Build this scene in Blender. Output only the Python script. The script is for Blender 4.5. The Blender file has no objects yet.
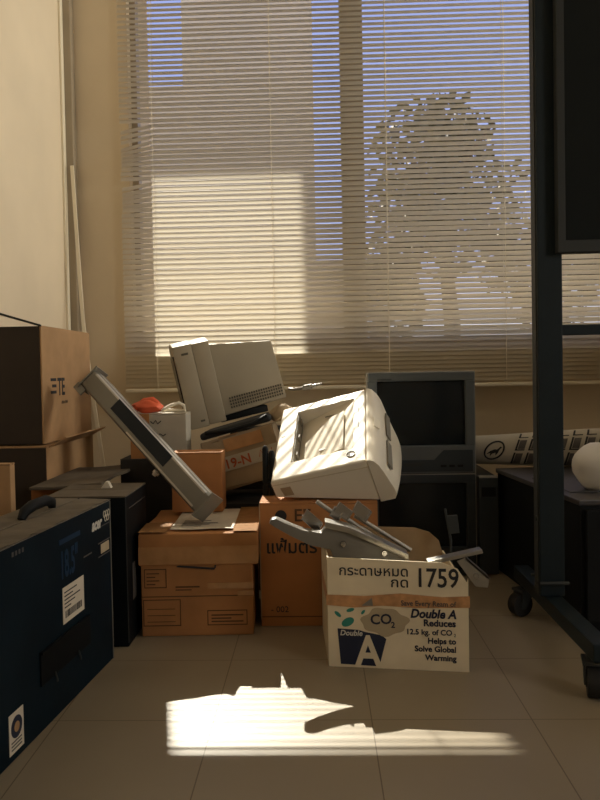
import bpy, bmesh, math, random
from mathutils import Vector, Matrix
random.seed(7)
C = bpy.context.scene.collection
PI = math.pi
def rad(a): return math.radians(a)

# ------------------------------------------------------------------ materials
def mat(name, col, rough=0.6, metal=0.0, var=0.0, scale=8.0, bump=0.0, bscale=60.0, spec=0.5):
    m = bpy.data.materials.new(name); m.use_nodes = True
    nt = m.node_tree; b = nt.nodes['Principled BSDF']
    b.inputs['Base Color'].default_value = (*col, 1)
    b.inputs['Roughness'].default_value = rough
    b.inputs['Metallic'].default_value = metal
    b.inputs['Specular IOR Level'].default_value = spec
    tc = nt.nodes.new('ShaderNodeTexCoord')
    if var > 0:
        n = nt.nodes.new('ShaderNodeTexNoise'); n.inputs['Scale'].default_value = scale
        n.inputs['Detail'].default_value = 6
        r = nt.nodes.new('ShaderNodeValToRGB')
        r.color_ramp.elements[0].position = 0.3; r.color_ramp.elements[1].position = 0.7
        r.color_ramp.elements[0].color = (*[c*(1-var) for c in col], 1)
        r.color_ramp.elements[1].color = (*[min(1, c*(1+var)) for c in col], 1)
        nt.links.new(tc.outputs['Object'], n.inputs['Vector'])
        nt.links.new(n.outputs['Fac'], r.inputs['Fac'])
        nt.links.new(r.outputs['Color'], b.inputs['Base Color'])
    if bump > 0:
        n2 = nt.nodes.new('ShaderNodeTexNoise'); n2.inputs['Scale'].default_value = bscale
        bp = nt.nodes.new('ShaderNodeBump'); bp.inputs['Strength'].default_value = bump
        bp.inputs['Distance'].default_value = 0.004
        nt.links.new(tc.outputs['Object'], n2.inputs['Vector'])
        nt.links.new(n2.outputs['Fac'], bp.inputs['Height'])
        nt.links.new(bp.outputs['Normal'], b.inputs['Normal'])
    return m

M = {}
M['wall'] = mat('wall_paint', (.73, .62, .46), .85, var=.05, scale=3, bump=.08, bscale=90)
M['ceil'] = mat('ceiling_paint', (.5, .44, .36), .9, var=.03)
M['wall_dim'] = mat('darkened_wall_paint', (.40, .33, .25), .85, var=.05, scale=3)  # darkened on the unseen walls to cut bounced light
M['duct'] = mat('grey_duct_plastic', (.34, .28, .20), .6, var=.06)
M['strip'] = mat('white_plastic_strip', (.80, .72, .56), .5, var=.04)
M['frame'] = mat('window_aluminium', (.42, .36, .28), .45, var=.05)
M['card'] = mat('kraft_cardboard', (.42, .25, .12), .85, var=.10, scale=14, bump=.12, bscale=40)
M['card_orange'] = mat('orange_cardboard', (.44, .19, .065), .8, var=.10, scale=10, bump=.12, bscale=40)
M['card_brown'] = mat('brown_cardboard', (.42, .19, .065), .8, var=.14, scale=10, bump=.12, bscale=40)
M['card_tan'] = mat('tan_cardboard', (.36, .27, .17), .8, var=.12, scale=12, bump=.15, bscale=40)
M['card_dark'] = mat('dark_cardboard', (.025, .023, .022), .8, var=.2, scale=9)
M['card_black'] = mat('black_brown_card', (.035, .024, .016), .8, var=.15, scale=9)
M['card_in'] = mat('cardboard_inside', (.40, .28, .16), .9, var=.1, scale=20)
M['da_white'] = mat('cream_carton_print', (.76, .66, .48), .75, var=.08, scale=12, bump=.06, bscale=30)
M['da_top'] = mat('cream_carton_board', (.76, .66, .48), .75, var=.07, scale=12)
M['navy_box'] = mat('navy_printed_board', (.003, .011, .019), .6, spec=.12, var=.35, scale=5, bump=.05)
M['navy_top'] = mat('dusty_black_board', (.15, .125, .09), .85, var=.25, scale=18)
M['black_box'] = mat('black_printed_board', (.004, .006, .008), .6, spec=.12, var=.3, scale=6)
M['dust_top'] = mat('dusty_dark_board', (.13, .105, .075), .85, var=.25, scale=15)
M['ink'] = mat('black_ink', (.02, .02, .025), .7)
M['ink_brown'] = mat('dark_brown_ink', (.10, .045, .018), .8)
M['ink_navy'] = mat('navy_ink', (.010, .016, .045), .65)
M['ink_grey'] = mat('grey_ink', (.10, .09, .085), .7)
M['ink_red'] = mat('red_marker', (.42, .09, .03), .7)
M['ink_blue'] = mat('blue_ink', (.008, .032, .075), .6, spec=.2)
M['ink_white'] = mat('white_ink', (.62, .60, .55), .6)
M['teal'] = mat('teal_ink', (.03, .25, .20), .65)
M['cloud'] = mat('tan_ink', (.44, .36, .24), .75)
M['paper'] = mat('white_paper_label', (.68, .62, .52), .7, var=.05, scale=30)
M['tape'] = mat('clear_brown_tape', (.46, .24, .10), .22, var=.12, scale=25, bump=.25, bscale=25)
M['tape_or'] = mat('orange_tape', (.52, .27, .12), .35, var=.25, scale=45, bump=.2, bscale=40)
M['printer'] = mat('ivory_printer_plastic', (.78, .72, .60), .42, var=.03)
M['printer_d'] = mat('ivory_seam_plastic', (.60, .52, .38), .5, var=.04)  # darker ivory for the seam line
M['printer_in'] = mat('tray_dark_plastic', (.20, .18, .14), .5)
M['crt'] = mat('beige_monitor_plastic', (.36, .31, .225), .55, var=.05, bump=.05, bscale=300)
M['crt_seam'] = mat('dark_seam_plastic', (.08, .07, .05), .7)
M['tv'] = mat('grey_tv_plastic', (.095, .11, .118), .5, var=.06)
M['tv_d'] = mat('dark_tv_plastic', (.022, .032, .040), .6, var=.08)
M['tv_rim'] = mat('silver_tv_rim', (.34, .33, .30), .45)
M['screen'] = mat('dark_screen_glass', (.006, .012, .017), .22)
M['black'] = mat('black_plastic', (.007, .009, .011), .6, spec=.25)
M['blacktop'] = mat('cabinet_top_laminate', (.07, .068, .075), .35, var=.1)
M['steel'] = mat('dark_blue_steel', (.009, .018, .024), .5, spec=.3, var=.12, scale=20)
M['steel_g'] = mat('grey_steel_edge', (.04, .045, .046), .55, spec=.3)
M['board'] = mat('dark_board_panel', (.008, .011, .011), .7, spec=.2, var=.1)
M['rubber'] = mat('black_rubber', (.012, .012, .012), .7)
M['chrome'] = mat('bright_chrome', (.55, .56, .58), .22, metal=1.0)
M['galv'] = mat('galvanised_metal', (.42, .41, .38), .35, metal=.85, var=.1, scale=30)
M['arm'] = mat('grey_moulded_plastic', (.19, .18, .16), .42, var=.05)
M['chan'] = mat('grey_enamel_metal', (.20, .19, .165), .34, metal=.25, var=.06, scale=12)
M['chan_d'] = mat('dark_glass_strip', (.010, .015, .022), .5, spec=.25)
M['chan_h'] = mat('pale_reflector', (.50, .47, .42), .3, metal=.4)
M['whitebox'] = mat('white_box_card', (.50, .46, .38), .75, var=.05, scale=20)
M['red'] = mat('orange_red_plastic', (.78, .13, .05), .5)
M['white_pl'] = mat('white_plastic', (.82, .76, .62), .5)
M['bagblack'] = mat('black_nylon', (.016, .017, .019), .75, bump=.3, bscale=120)
M['cloth'] = mat('ivory_printed_cloth', (.50, .46, .38), .8, var=.08, bump=.25, bscale=18)
M['plush'] = mat('white_plastic_bag', (.78, .76, .72), .45, var=.06, bump=.5, bscale=20)
M['tower'] = mat('charcoal_pc_metal', (.022, .026, .03), .5)
M['concrete'] = mat('exterior_concrete', (.42, .36, .26), .9, var=.12, scale=1.2)
M['build'] = mat('beige_render', (.76, .64, .46), .9, var=.08, scale=.8)
M['ground'] = mat('pale_paving', (.32, .28, .22), .9, var=.1, scale=1.0)
M['leaf'] = mat('tree_leaf', (.13, .115, .06), .7, var=.3, scale=3)
M['bark'] = mat('tree_bark', (.10, .07, .045), .9, var=.2)

# venetian slat: enamelled strip that lets a little light through
def slat_mat():
    m = bpy.data.materials.new('ivory_blind_slat'); m.use_nodes = True
    nt = m.node_tree; nt.nodes.clear()
    o = nt.nodes.new('ShaderNodeOutputMaterial'); mx = nt.nodes.new('ShaderNodeMixShader')
    p = nt.nodes.new('ShaderNodeBsdfPrincipled'); t = nt.nodes.new('ShaderNodeBsdfTranslucent')
    p.inputs['Base Color'].default_value = (.46, .41, .32, 1); p.inputs['Roughness'].default_value = .45
    t.inputs['Color'].default_value = (.90, .84, .70, 1)
    mx.inputs[0].default_value = .52
    nt.links.new(p.outputs[0], mx.inputs[1]); nt.links.new(t.outputs[0], mx.inputs[2])
    nt.links.new(mx.outputs[0], o.inputs[0]); return m
M['slat'] = slat_mat()

def glass_mat():
    m = bpy.data.materials.new('window_glass'); m.use_nodes = True
    nt = m.node_tree; nt.nodes.clear()
    o = nt.nodes.new('ShaderNodeOutputMaterial'); mx = nt.nodes.new('ShaderNodeMixShader')
    t = nt.nodes.new('ShaderNodeBsdfTransparent'); g = nt.nodes.new('ShaderNodeBsdfGlossy')
    t.inputs['Color'].default_value = (.95, .96, .95, 1)
    g.inputs['Roughness'].default_value = .02
    lw = nt.nodes.new('ShaderNodeLayerWeight'); lw.inputs['Blend'].default_value = .12
    nt.links.new(lw.outputs['Fresnel'], mx.inputs[0])
    nt.links.new(t.outputs[0], mx.inputs[1]); nt.links.new(g.outputs[0], mx.inputs[2])
    nt.links.new(mx.outputs[0], o.inputs[0]); return m
M['glass'] = glass_mat()

def floor_mat():
    m = mat('vinyl_floor_tile', (.31, .26, .185), .42, var=.07, scale=2.5)
    nt = m.node_tree; b = nt.nodes['Principled BSDF']
    src = b.inputs['Base Color'].links[0].from_socket
    tc = nt.nodes.new('ShaderNodeTexCoord'); sp = nt.nodes.new('ShaderNodeSeparateXYZ')
    nt.links.new(tc.outputs['Object'], sp.inputs[0])
    def line(sock, off):
        a = nt.nodes.new('ShaderNodeMath'); a.operation = 'SUBTRACT'; a.inputs[1].default_value = off - .149 + 30*.298
        # shifted so that the modulo argument stays positive
        a.operation = 'ADD'; a.inputs[1].default_value = 30*.298 - off + .149
        nt.links.new(sock, a.inputs[0])
        md = nt.nodes.new('ShaderNodeMath'); md.operation = 'MODULO'; md.inputs[1].default_value = .298
        nt.links.new(a.outputs[0], md.inputs[0])
        s = nt.nodes.new('ShaderNodeMath'); s.operation = 'SUBTRACT'; s.inputs[1].default_value = .149
        nt.links.new(md.outputs[0], s.inputs[0])
        ab = nt.nodes.new('ShaderNodeMath'); ab.operation = 'ABSOLUTE'; nt.links.new(s.outputs[0], ab.inputs[0])
        lt = nt.nodes.new('ShaderNodeMath'); lt.operation = 'LESS_THAN'; lt.inputs[1].default_value = .0011
        nt.links.new(ab.outputs[0], lt.inputs[0]); return lt.outputs[0]
    l1 = line(sp.outputs['X'], .0905); l2 = line(sp.outputs['Y'], 1.415)
    mxm = nt.nodes.new('ShaderNodeMath'); mxm.operation = 'MAXIMUM'
    nt.links.new(l1, mxm.inputs[0]); nt.links.new(l2, mxm.inputs[1])
    # dust smears and small scuffs
    n = nt.nodes.new('ShaderNodeTexNoise'); n.inputs['Scale'].default_value = 28; n.inputs['Detail'].default_value = 3
    nt.links.new(tc.outputs['Object'], n.inputs['Vector'])
    gt = nt.nodes.new('ShaderNodeMath'); gt.operation = 'GREATER_THAN'; gt.inputs[1].default_value = .79
    nt.links.new(n.outputs['Fac'], gt.inputs[0])
    m1 = nt.nodes.new('ShaderNodeMixRGB'); m1.inputs[2].default_value = (.14, .11, .08, 1)
    nt.links.new(gt.outputs[0], m1.inputs[0]); nt.links.new(src, m1.inputs[1])
    m2 = nt.nodes.new('ShaderNodeMixRGB'); m2.inputs[2].default_value = (.15, .115, .075, 1)
    nt.links.new(mxm.outputs[0], m2.inputs[0]); nt.links.new(m1.outputs[0], m2.inputs[1])
    nt.links.new(m2.outputs[0], b.inputs['Base Color'])
    return m
M['floor'] = floor_mat()

# ------------------------------------------------------------------ mesh helpers
def bevel(bm, w, seg=2, edges=None):
    if w > 0:
        bmesh.ops.bevel(bm, geom=list(edges or bm.edges), offset=w, segments=seg, affect='EDGES', profile=.6, clamp_overlap=True)

def merge(dst, src):
    me = bpy.data.meshes.new('tmp'); src.to_mesh(me); src.free()
    dst.from_mesh(me); bpy.data.meshes.remove(me)

def box(bm, lo, hi, bv=0.0, mtx=None, seg=2):
    b = bmesh.new(); bmesh.ops.create_cube(b, size=1)
    for v in b.verts:
        v.co = Vector([(lo[i]+hi[i])/2 + v.co[i]*(hi[i]-lo[i]) for i in range(3)])
    bevel(b, bv, seg)
    if mtx: bmesh.ops.transform(b, matrix=mtx, verts=b.verts)
    merge(bm, b); return bm

def hexa(bm, pts, bv=0.0, seg=2):
    """8 points: bottom four counterclockwise, then top four"""
    b = bmesh.new(); v = [b.verts.new(p) for p in pts]
    for f in ((3,2,1,0),(4,5,6,7),(0,1,5,4),(1,2,6,5),(2,3,7,6),(3,0,4,7)): b.faces.new([v[i] for i in f])
    bmesh.ops.recalc_face_normals(b, faces=b.faces)
    bevel(b, bv, seg); merge(bm, b); return bm

def prism(bm, pts, d0, d1, axis='y', bv=0.0, seg=2, mtx=None):
    """outline in two axes extruded along the third"""
    b = bmesh.new()
    def P(p, d):
        if axis == 'y': return (p[0], d, p[1])
        if axis == 'x': return (d, p[0], p[1])
        return (p[0], p[1], d)
    a = [b.verts.new(P(p, d0)) for p in pts]; c = [b.verts.new(P(p, d1)) for p in pts]
    n = len(pts)
    b.faces.new(a); b.faces.new(c[::-1])
    for i in range(n): b.faces.new((a[i], c[i], c[(i+1) % n], a[(i+1) % n]))
    bmesh.ops.recalc_face_normals(b, faces=b.faces)
    bevel(b, bv, seg)
    bmesh.ops.triangulate(b, faces=[f for f in b.faces if len(f.verts) > 4])
    if mtx: bmesh.ops.transform(b, matrix=mtx, verts=b.verts)
    merge(bm, b); return bm

def cyl(bm, p0, p1, r0, r1=None, n=20, caps=True):
    p0, p1 = Vector(p0), Vector(p1); d = p1-p0
    b = bmesh.new()
    bmesh.ops.create_cone(b, cap_ends=caps, segments=n, radius1=r0, radius2=r0 if r1 is None else r1, depth=d.length)
    m = Matrix.Translation((p0+p1)/2) @ d.to_track_quat('Z', 'Y').to_matrix().to_4x4()
    bmesh.ops.transform(b, matrix=m, verts=b.verts); merge(bm, b); return bm

def tube(bm, pts, r, n=10):
    pts = [Vector(p) for p in pts]; b = bmesh.new(); rings = []
    for i, p in enumerate(pts):
        t = (pts[min(i+1, len(pts)-1)] - pts[max(i-1, 0)]).normalized()
        a = t.orthogonal().normalized() if i == 0 else (rings[-1][1] - t*t.dot(rings[-1][1])).normalized()
        c = t.cross(a); rr = r[i] if isinstance(r, (list, tuple)) else r
        rings.append(([b.verts.new(p + a*math.cos(k*2*PI/n)*rr + c*math.sin(k*2*PI/n)*rr) for k in range(n)], a))
    for i in range(len(rings)-1):
        A, B = rings[i][0], rings[i+1][0]
        for k in range(n): b.faces.new((A[k], A[(k+1) % n], B[(k+1) % n], B[k]))
    b.faces.new(rings[0][0][::-1]); b.faces.new(rings[-1][0])
    bmesh.ops.recalc_face_normals(b, faces=b.faces); merge(bm, b); return bm

def blob(bm, c, r, amp=.1, seed=0, sub=3):
    b = bmesh.new(); bmesh.ops.create_icosphere(b, subdivisions=sub, radius=1)
    rnd = random.Random(seed); ph = [(Vector((rnd.uniform(-1,1),rnd.uniform(-1,1),rnd.uniform(-1,1)))*rnd.uniform(2,7), rnd.uniform(0,6)) for _ in range(9)]
    for v in b.verts:
        s = 1 + amp*sum(math.sin(v.co.dot(k)+p) for k, p in ph)/3
        v.co = Vector((c[0]+v.co.x*r[0]*s, c[1]+v.co.y*r[1]*s, c[2]+v.co.z*r[2]*s))
    merge(bm, b); return bm

def obj(name, bm, m, parent=None, smooth=False, mtx=None):
    me = bpy.data.meshes.new(name); bm.to_mesh(me); bm.free()
    me.materials.append(m)
    if smooth:
        for p in me.polygons: p.use_smooth = True
        me.set_sharp_from_angle(angle=rad(40))
    o = bpy.data.objects.new(name, me); C.objects.link(o)
    if parent: o.parent = parent
    if mtx: o.matrix_local = mtx
    return o

def B(): return bmesh.new()
def thing(name, label, cat, loc=(0,0,0), rot=(0,0,0), group=None):
    o = bpy.data.objects.new(name, None); C.objects.link(o)
    o.empty_display_size = .05
    o.location = loc; o.rotation_euler = rot; o['label'] = label; o['category'] = cat
    if group: o['group'] = group
    return o
def tag(o, label, cat, group=None, kind=None):
    o['label'] = label; o['category'] = cat
    if group: o['group'] = group
    if kind: o['kind'] = kind
    return o
def struct(name, bm, m, parent=None, label=None, smooth=False):
    o = obj(name, bm, m, parent, smooth)
    if not parent: o['kind'] = 'structure'
    if label: o['label'] = label; o['category'] = name.split('_')[0]
    return o

FRONT = Matrix.Rotation(rad(90), 4, 'X')                                   # lettering on a face looking to -Y
SIDE = Matrix.Rotation(rad(90), 4, 'Z') @ Matrix.Rotation(rad(90), 4, 'X')  # lettering on a face looking to +X
def text_mesh(bm, s, size, at, mtx=FRONT, bold=0.0, shear=0.0, align='LEFT', sx=1.0, roll=0.0, depth=.0003, fit=None):
    cu = bpy.data.curves.new('t', 'FONT'); cu.body = s; cu.size = size; cu.shear = shear
    cu.offset = bold; cu.align_x = align; cu.extrude = depth; cu.resolution_u = 3
    t = bpy.data.objects.new('t', cu); C.objects.link(t)
    bpy.context.view_layer.update()
    me = bpy.data.meshes.new_from_object(t.evaluated_get(bpy.context.evaluated_depsgraph_get()))
    if fit:
        xx = [v.co.x for v in me.vertices]; sx = fit/(max(xx)-min(xx))
    me.transform(Matrix.Translation(at) @ mtx @ Matrix.Rotation(roll, 4, 'Z') @ Matrix.Diagonal((sx, 1, 1, 1)))
    bm.from_mesh(me); bpy.data.objects.remove(t); bpy.data.curves.remove(cu); bpy.data.meshes.remove(me)
    return bm
def frect(bm, x0, z0, x1, z1, y, d=.0006):       # thin printed patch on a face looking to -Y
    return box(bm, (min(x0,x1), y-d, min(z0,z1)), (max(x0,x1), y+.0002, max(z0,z1)))
def fframe(bm, x0, z0, x1, z1, y, w=.0022, d=.0006):
    frect(bm, x0, z0, x1, z0+w, y, d); frect(bm, x0, z1-w, x1, z1, y, d)
    frect(bm, x0, z0, x0+w, z1, y, d); frect(bm, x1-w, z0, x1, z1, y, d); return bm
def srect(bm, y0, z0, y1, z1, x, d=.0006):       # the same on a face looking to +X
    return box(bm, (x-.0002, min(y0,y1), min(z0,z1)), (x+d, max(y0,y1), max(z0,z1)))

def flaps(parent, w, d, h, m, gap=.004, th=.004, along='x'):
    """two closed top flaps meeting in a slit"""
    for s in (-1, 1):
        b = B()
        if along == 'x':
            y0, y1 = (0, d/2-gap/2) if s < 0 else (d/2+gap/2, d)
            box(b, (0, y0, h), (w, y1, h+th), .0012)
        else:
            x0, x1 = (0, w/2-gap/2) if s < 0 else (w/2+gap/2, w)
            box(b, (x0, 0, h), (x1, d, h+th), .0012)
        obj('top_flap', b, m, parent)

# ------------------------------------------------------------------ the room
WY = 3.06                                  # inner face of the window wall
OX0, OX1, OZ0, OZ1 = -.738, 2.35, .758, 2.36   # window opening
b = B(); box(b, (-1.06, -3.2, -.06), (3.06, WY+.39, 0)); struct('floor', b, M['floor'])
b = B(); box(b, (-1.06, -3.2, 2.75), (3.06, WY+.39, 2.85)); struct('ceiling', b, M['ceil'])
b = B(); box(b, (-1.09, -3.2, 0), (-.99, WY+.39, 2.75)); struct('wall_left', b, M['wall'])
RY0, RY1, RZ0, RZ1 = 1.92, 2.92, .92, 2.25     # opening for the added fill window in the right wall
b = B()
box(b, (2.95, -3.2, 0), (3.05, WY+.39, RZ0)); box(b, (2.95, -3.2, RZ1), (3.05, WY+.39, 2.75))
SY0, SY1 = -1.7, -.4                            # second added fill window, behind the camera
box(b, (2.95, -3.2, RZ0), (3.05, SY0, RZ1)); box(b, (2.95, SY1, RZ0), (3.05, RY0, RZ1)); box(b, (2.95, RY1, RZ0), (3.05, WY+.39, RZ1))
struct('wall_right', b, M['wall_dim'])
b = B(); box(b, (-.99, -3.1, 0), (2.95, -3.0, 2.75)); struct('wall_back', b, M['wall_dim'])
b = B(); box(b, (1.86, .6, 0), (1.94, WY-.06, 1.30)); struct('wall_partition', b, M['wall_dim'])  # added unseen wall, keeps side fill light off the low objects
b = B()
WT = .39
box(b, (-.99, WY, 0), (2.95, WY+WT, OZ0)); box(b, (-.99, WY, OZ1), (2.95, WY+WT, 2.75))
box(b, (-.99, WY, OZ0), (OX0, WY+WT, OZ1)); box(b, (OX1, WY, OZ0), (2.95, WY+WT, OZ1))
struct('wall_front', b, M['wall'])

def window(name, x0, x1, z0, z1, y, mull):
    e = bpy.data.objects.new(name, None); C.objects.link(e); e['kind'] = 'structure'
    e['label'] = 'aluminium framed window in the wall'; e['category'] = 'window'
    b = B(); w = .024
    box(b, (x0, y, z0), (x1, y+.05, z0+w)); box(b, (x0, y, z1-w), (x1, y+.05, z1))
    box(b, (x0, y, z0+w), (x0+w, y+.05, z1-w)); box(b, (x1-w, y, z0+w), (x1, y+.05, z1-w))
    for mx, mw in mull: box(b, (mx-mw/2, y, z0+w), (mx+mw/2, y+.05, z1-w))
    obj('window_frame', b, M['frame'], e)
    xs = [x0+w] + [v for mx, mw in mull for v in (mx-mw/2, mx+mw/2)] + [x1-w]
    for i in range(0, len(xs), 2):
        g = B(); box(g, (xs[i], y+.022, z0+w), (xs[i+1], y+.026, z1-w)); obj('window_pane', g, M['glass'], e)
    return e
w1 = window('window_1', OX0, OX1, OZ0, OZ1, WY+.05, [(.160, .092), (1.25, .06)])
b = B(); box(b, (OX0, WY-.0, OZ0-.0), (OX1, WY+.05, OZ0+.006)); obj('window_sill', b, M['frame'], w1)
w2 = window('fill_window_2', 0, RY1-RY0, RZ0, RZ1, 0, [(.5, .05)])  # added unseen window, gives the side fill lamp an opening
w2.matrix_world = Matrix.Translation((3.03, RY0, 0)) @ Matrix.Rotation(rad(90), 4, 'Z')
w3 = window('fill_window_3', 0, SY1-SY0, RZ0, RZ1, 0, [(.65, .05)])  # added unseen window for fill light on the front faces
w3.matrix_world = Matrix.Translation((3.03, SY0, 0)) @ Matrix.Rotation(rad(90), 4, 'Z'); w3['label'] = 'second added side window for fill light, behind the camera'
w1['label'] = 'aluminium framed window behind the venetian blind'; w2['label'] = 'added side window in the right wall for fill light'

b = B(); box(b, (-.988, WY-.045, 0), (-.952, WY-.001, 2.74), .004)
struct('trim_1', b, M['duct'])
b = B(); box(b, (-.989, 2.2, 0), (-.979, WY-.046, .09), .002); struct('baseboard_left', b, M['duct'])

# narrow gap strip where the left wall meets the duct
b = B(); box(b, (-.9895, WY-.075, 0), (-.981, WY-.0455, 2.74), .002); struct('trim_2', b, M['strip'])

# ------------------------------------------------------------------ venetian blind
BL0, BL1 = -.764, 2.40
BY = 3.012
blind = thing('venetian_blind', 'ivory horizontal slat venetian blind hanging over the whole window', 'blind', (0, BY, 0))
def make_slats():
    bm = B(); W = .0255; pitch = .0205; tilt = rad(51); ncx = 4
    z = .617; k = 0
    xs = [BL0, BL0+.03, BL0+.06, BL0+.09, BL0+.118, BL0+.135, BL0+.2, -.3, -.2, 0, .4, .8, 1.2, 1.8, BL1]
    rnd = random.Random(3)
    while z < 2.46:
        low = z < .752
        tl = rad(66) if low else tilt + rad(rnd.uniform(-1.5, 1.5))
        dz_left = 0.0; twist = 0
        # slats bent at the left end leave slots
        if 1.610 < z < 1.640: dz_left = -.024
        elif 1.585 < z <= 1.610: dz_left = -.022
        elif 1.46 < z <= 1.585: dz_left = -.034*(z-1.46)/.125
        elif 1.39 < z <= 1.412: dz_left = -.022
        elif 1.30 < z <= 1.39: dz_left = -.022*(z-1.30)/.09
        jz = rnd.uniform(-.0008, .0008)
        rows = []
        for x in xs:
            f = max(0.0, min(1.0, (BL0+.135-x)/.135))
            t = tl
            row = []
            for j in range(ncx+1):
                u = (j/ncx-.5)*W; cam = .0022*(1-(2*u/W)**2)
                y = -u*math.cos(t)+cam*math.sin(t)*-1; zz = -u*math.sin(t)+cam*math.cos(t)
                # inner edge low (u>0 is the room side)
                row.append(bm.verts.new((x + (.004*f if dz_left else 0), y, z+jz+zz+dz_left*f)))
            rows.append(row)
        for i in range(len(xs)-1):
            for j in range(ncx): bm.faces.new((rows[i][j], rows[i+1][j], rows[i+1][j+1], rows[i][j+1]))
        z += pitch if not low else .0170; k += 1
    return bm
obj('slats', make_slats(), M['slat'], blind, smooth=True)
b = B(); box(b, (BL0, -.014, .582), (BL1, .014, .596), .003); obj('bottom_rail', b, M['strip'], blind)
b = B(); box(b, (BL0, -.016, 2.47), (BL1, .022, 2.51), .003); obj('head_rail', b, M['strip'], blind)
for x in (-.632, -.165, .285, .74, 1.2, 1.65, 2.1):
    b = B(); tube(b, [(x, -.0165, .59), (x, -.0165, 2.48)], .0011, 6); tube(b, [(x, .0165, .59), (x, .0165, 2.48)], .0011, 6)
    obj('ladder_cord', b, M['strip'], blind)

# ------------------------------------------------------------------ outside
b = B(); box(b, (-14, WY+.40, -.25), (16, 26, -.15)); struct('ground', b, M['ground'], label='pale paved yard outside the window')
b = B()
Zc = 4.364
prism(b, [(-5, 5.05), (6, 5.05), (6, 7.36), (-1.006, 7.36), (-.817, 6.496), (-5, 6.496)], Zc, Zc+.15, 'z')
wk = thing('shade_roof', 'unseen concrete roof slab outside, shaped to shade the window', 'roof', (0, 0, 0)); wk['kind'] = 'structure'  # unseen slab, outline shaped to cut the sun on the blind
obj('roof_slab', b, M['concrete'], wk)
for x in (-4.8, 5.8):
    b = B(); box(b, (x-.12, 5.4, -.15), (x+.12, 5.64, Zc)); obj('column', b, M['concrete'], wk)
bd = thing('outbuilding', 'beige rendered building seen through the blind outside', 'building', (0, 9, -.15))
b = B()
box(b, (-8, 0, 0), (-2.06, .25, 5.35)); box(b, (-2.06, 0, 0), (-1.52, .25, 4.18)); box(b, (-1.52, 0, 0), (.012, .25, 5.35))
obj('wall', b, M['build'], bd)
b = B(); box(b, (.012, .02, 0), (.45, .25, 2.1)); obj('side_wall', b, M['build'], bd)
# tree right of the building
tr = thing('tree', 'leafy tree seen through the right half of the blind', 'tree', (1.9, 11, -.15))
b = B(); tube(b, [(0,0,0), (.05,0,1.4), (-.05,.05,2.6), (.1,0,3.6)], [.14,.12,.09,.05], 10)
for a in range(5):
    an = a*1.3; tube(b, [(0,0,2.0+a*.25), (.5*math.cos(an),.5*math.sin(an),2.7+a*.25), (1.0*math.cos(an),1.0*math.sin(an),3.2+a*.2)], [.05,.035,.015], 6)
obj('trunk', b, M['bark'], tr, True)
b = B(); rnd = random.Random(5)
clumps = [(-.35,0,3.9,.75),(.1,.1,4.1,.6),(-.5,0,3.0,.7),(.4,0,3.2,.75),(-.1,-.3,2.75,.7),(1.0,.2,2.4,.6),(-.9,.1,2.2,.5),(-.85,-.2,1.6,.55),(1.5,.1,1.8,.6),(2.1,0,2.3,.5)]
for (x,y,z,r) in clumps:
    for _ in range(330):
        d = Vector((rnd.gauss(0,1),rnd.gauss(0,1),rnd.gauss(0,1))).normalized()*r*rnd.random()**.4
        p = Vector((x,y,z))+d; n = Vector((rnd.gauss(0,1),rnd.gauss(0,1),rnd.gauss(0,1))).normalized()
        a = n.orthogonal().normalized()*.085; c = n.cross(a)*1.0
        v = [b.verts.new(p+q) for q in (a*1.3, c*.6, -a*1.3, -c*.6)]; b.faces.new(v)
obj('foliage', b, M['leaf'], tr)

# ------------------------------------------------------------------ generic carton
def carton(name, label, lo, dims, m, rotz=0.0, cat='box', mtop=None, along='x', bv=.003, tape=None, group=None):
    t = thing(name, label, cat, lo, (0, 0, rotz), group)
    w, d, h = dims
    b = B(); box(b, (0, 0, 0), (w, d, h-.004), bv); obj('body', b, m, t)
    flaps(t, w, d, h-.004, mtop or m, along=along)
    if tape:
        b = B()
        if along == 'x':
            box(b, (-.0008, d/2-.022, h+.0003), (w+.0008, d/2+.022, h+.0009))
            box(b, (w, d/2-.022, h-.06), (w+.0008, d/2+.022, h+.0008)); box(b, (-.0008, d/2-.022, h-.06), (0, d/2+.022, h+.0008))
        else:
            box(b, (w/2-.022, -.0008, h+.0003), (w/2+.022, d+.0008, h+.0009))
            box(b, (w/2-.022, -.0008, h-.06), (w/2+.022, 0, h+.0008))
        obj('tape', b, tape, t)
    return t

# ------------------------------------------------------------------ left side
# large kraft carton standing on a second carton
zt = thing('cardboard_box', 'tall kraft cardboard box with black logo standing at left wall', 'box', (-.985, 2.19, .457))
b = B(); box(b, (0, .465, 0), (.178, .47, .345), .001); obj('end_panel', b, M['card'], zt)
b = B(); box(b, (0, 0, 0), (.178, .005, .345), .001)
ep = obj('end_panel', b, M['card_black'], zt); ep['label'] = 'black end panel'  # near-black board on the end facing the camera
b = B(); box(b, (.179, 0, 0), (.184, .47, .347), .0015); box(b, (0, .005, 0), (.005, .465, .345)); box(b, (.005, .005, 0), (.179, .465, .005))
obj('side_panel', b, M['card'], zt)
b = B(); prism(b, [(.182, .3475), (.006, .400), (.005, .396), (.180, .3435)], .004, .03, 'y')
f = obj('top_flap', b, M['paper'], zt); f['label'] = 'white lined top flap standing half open'
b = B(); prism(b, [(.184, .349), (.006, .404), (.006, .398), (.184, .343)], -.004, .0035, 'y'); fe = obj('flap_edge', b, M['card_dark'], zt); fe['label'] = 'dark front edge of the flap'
b = B(); text_mesh(b, 'TE', .075, (.1843, .128, .140), SIDE, bold=.0016, sx=.8)
for i, (z, l) in enumerate(((.185, .05), (.166, .038), (.147, .05))): srect(b, .118-l, z-.002, .116, z+.007, .184)
text_mesh(b, 'zte.com', .018, (.1843, .16, .112), SIDE)
obj('printed_logo', b, M['ink'], zt)

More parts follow.
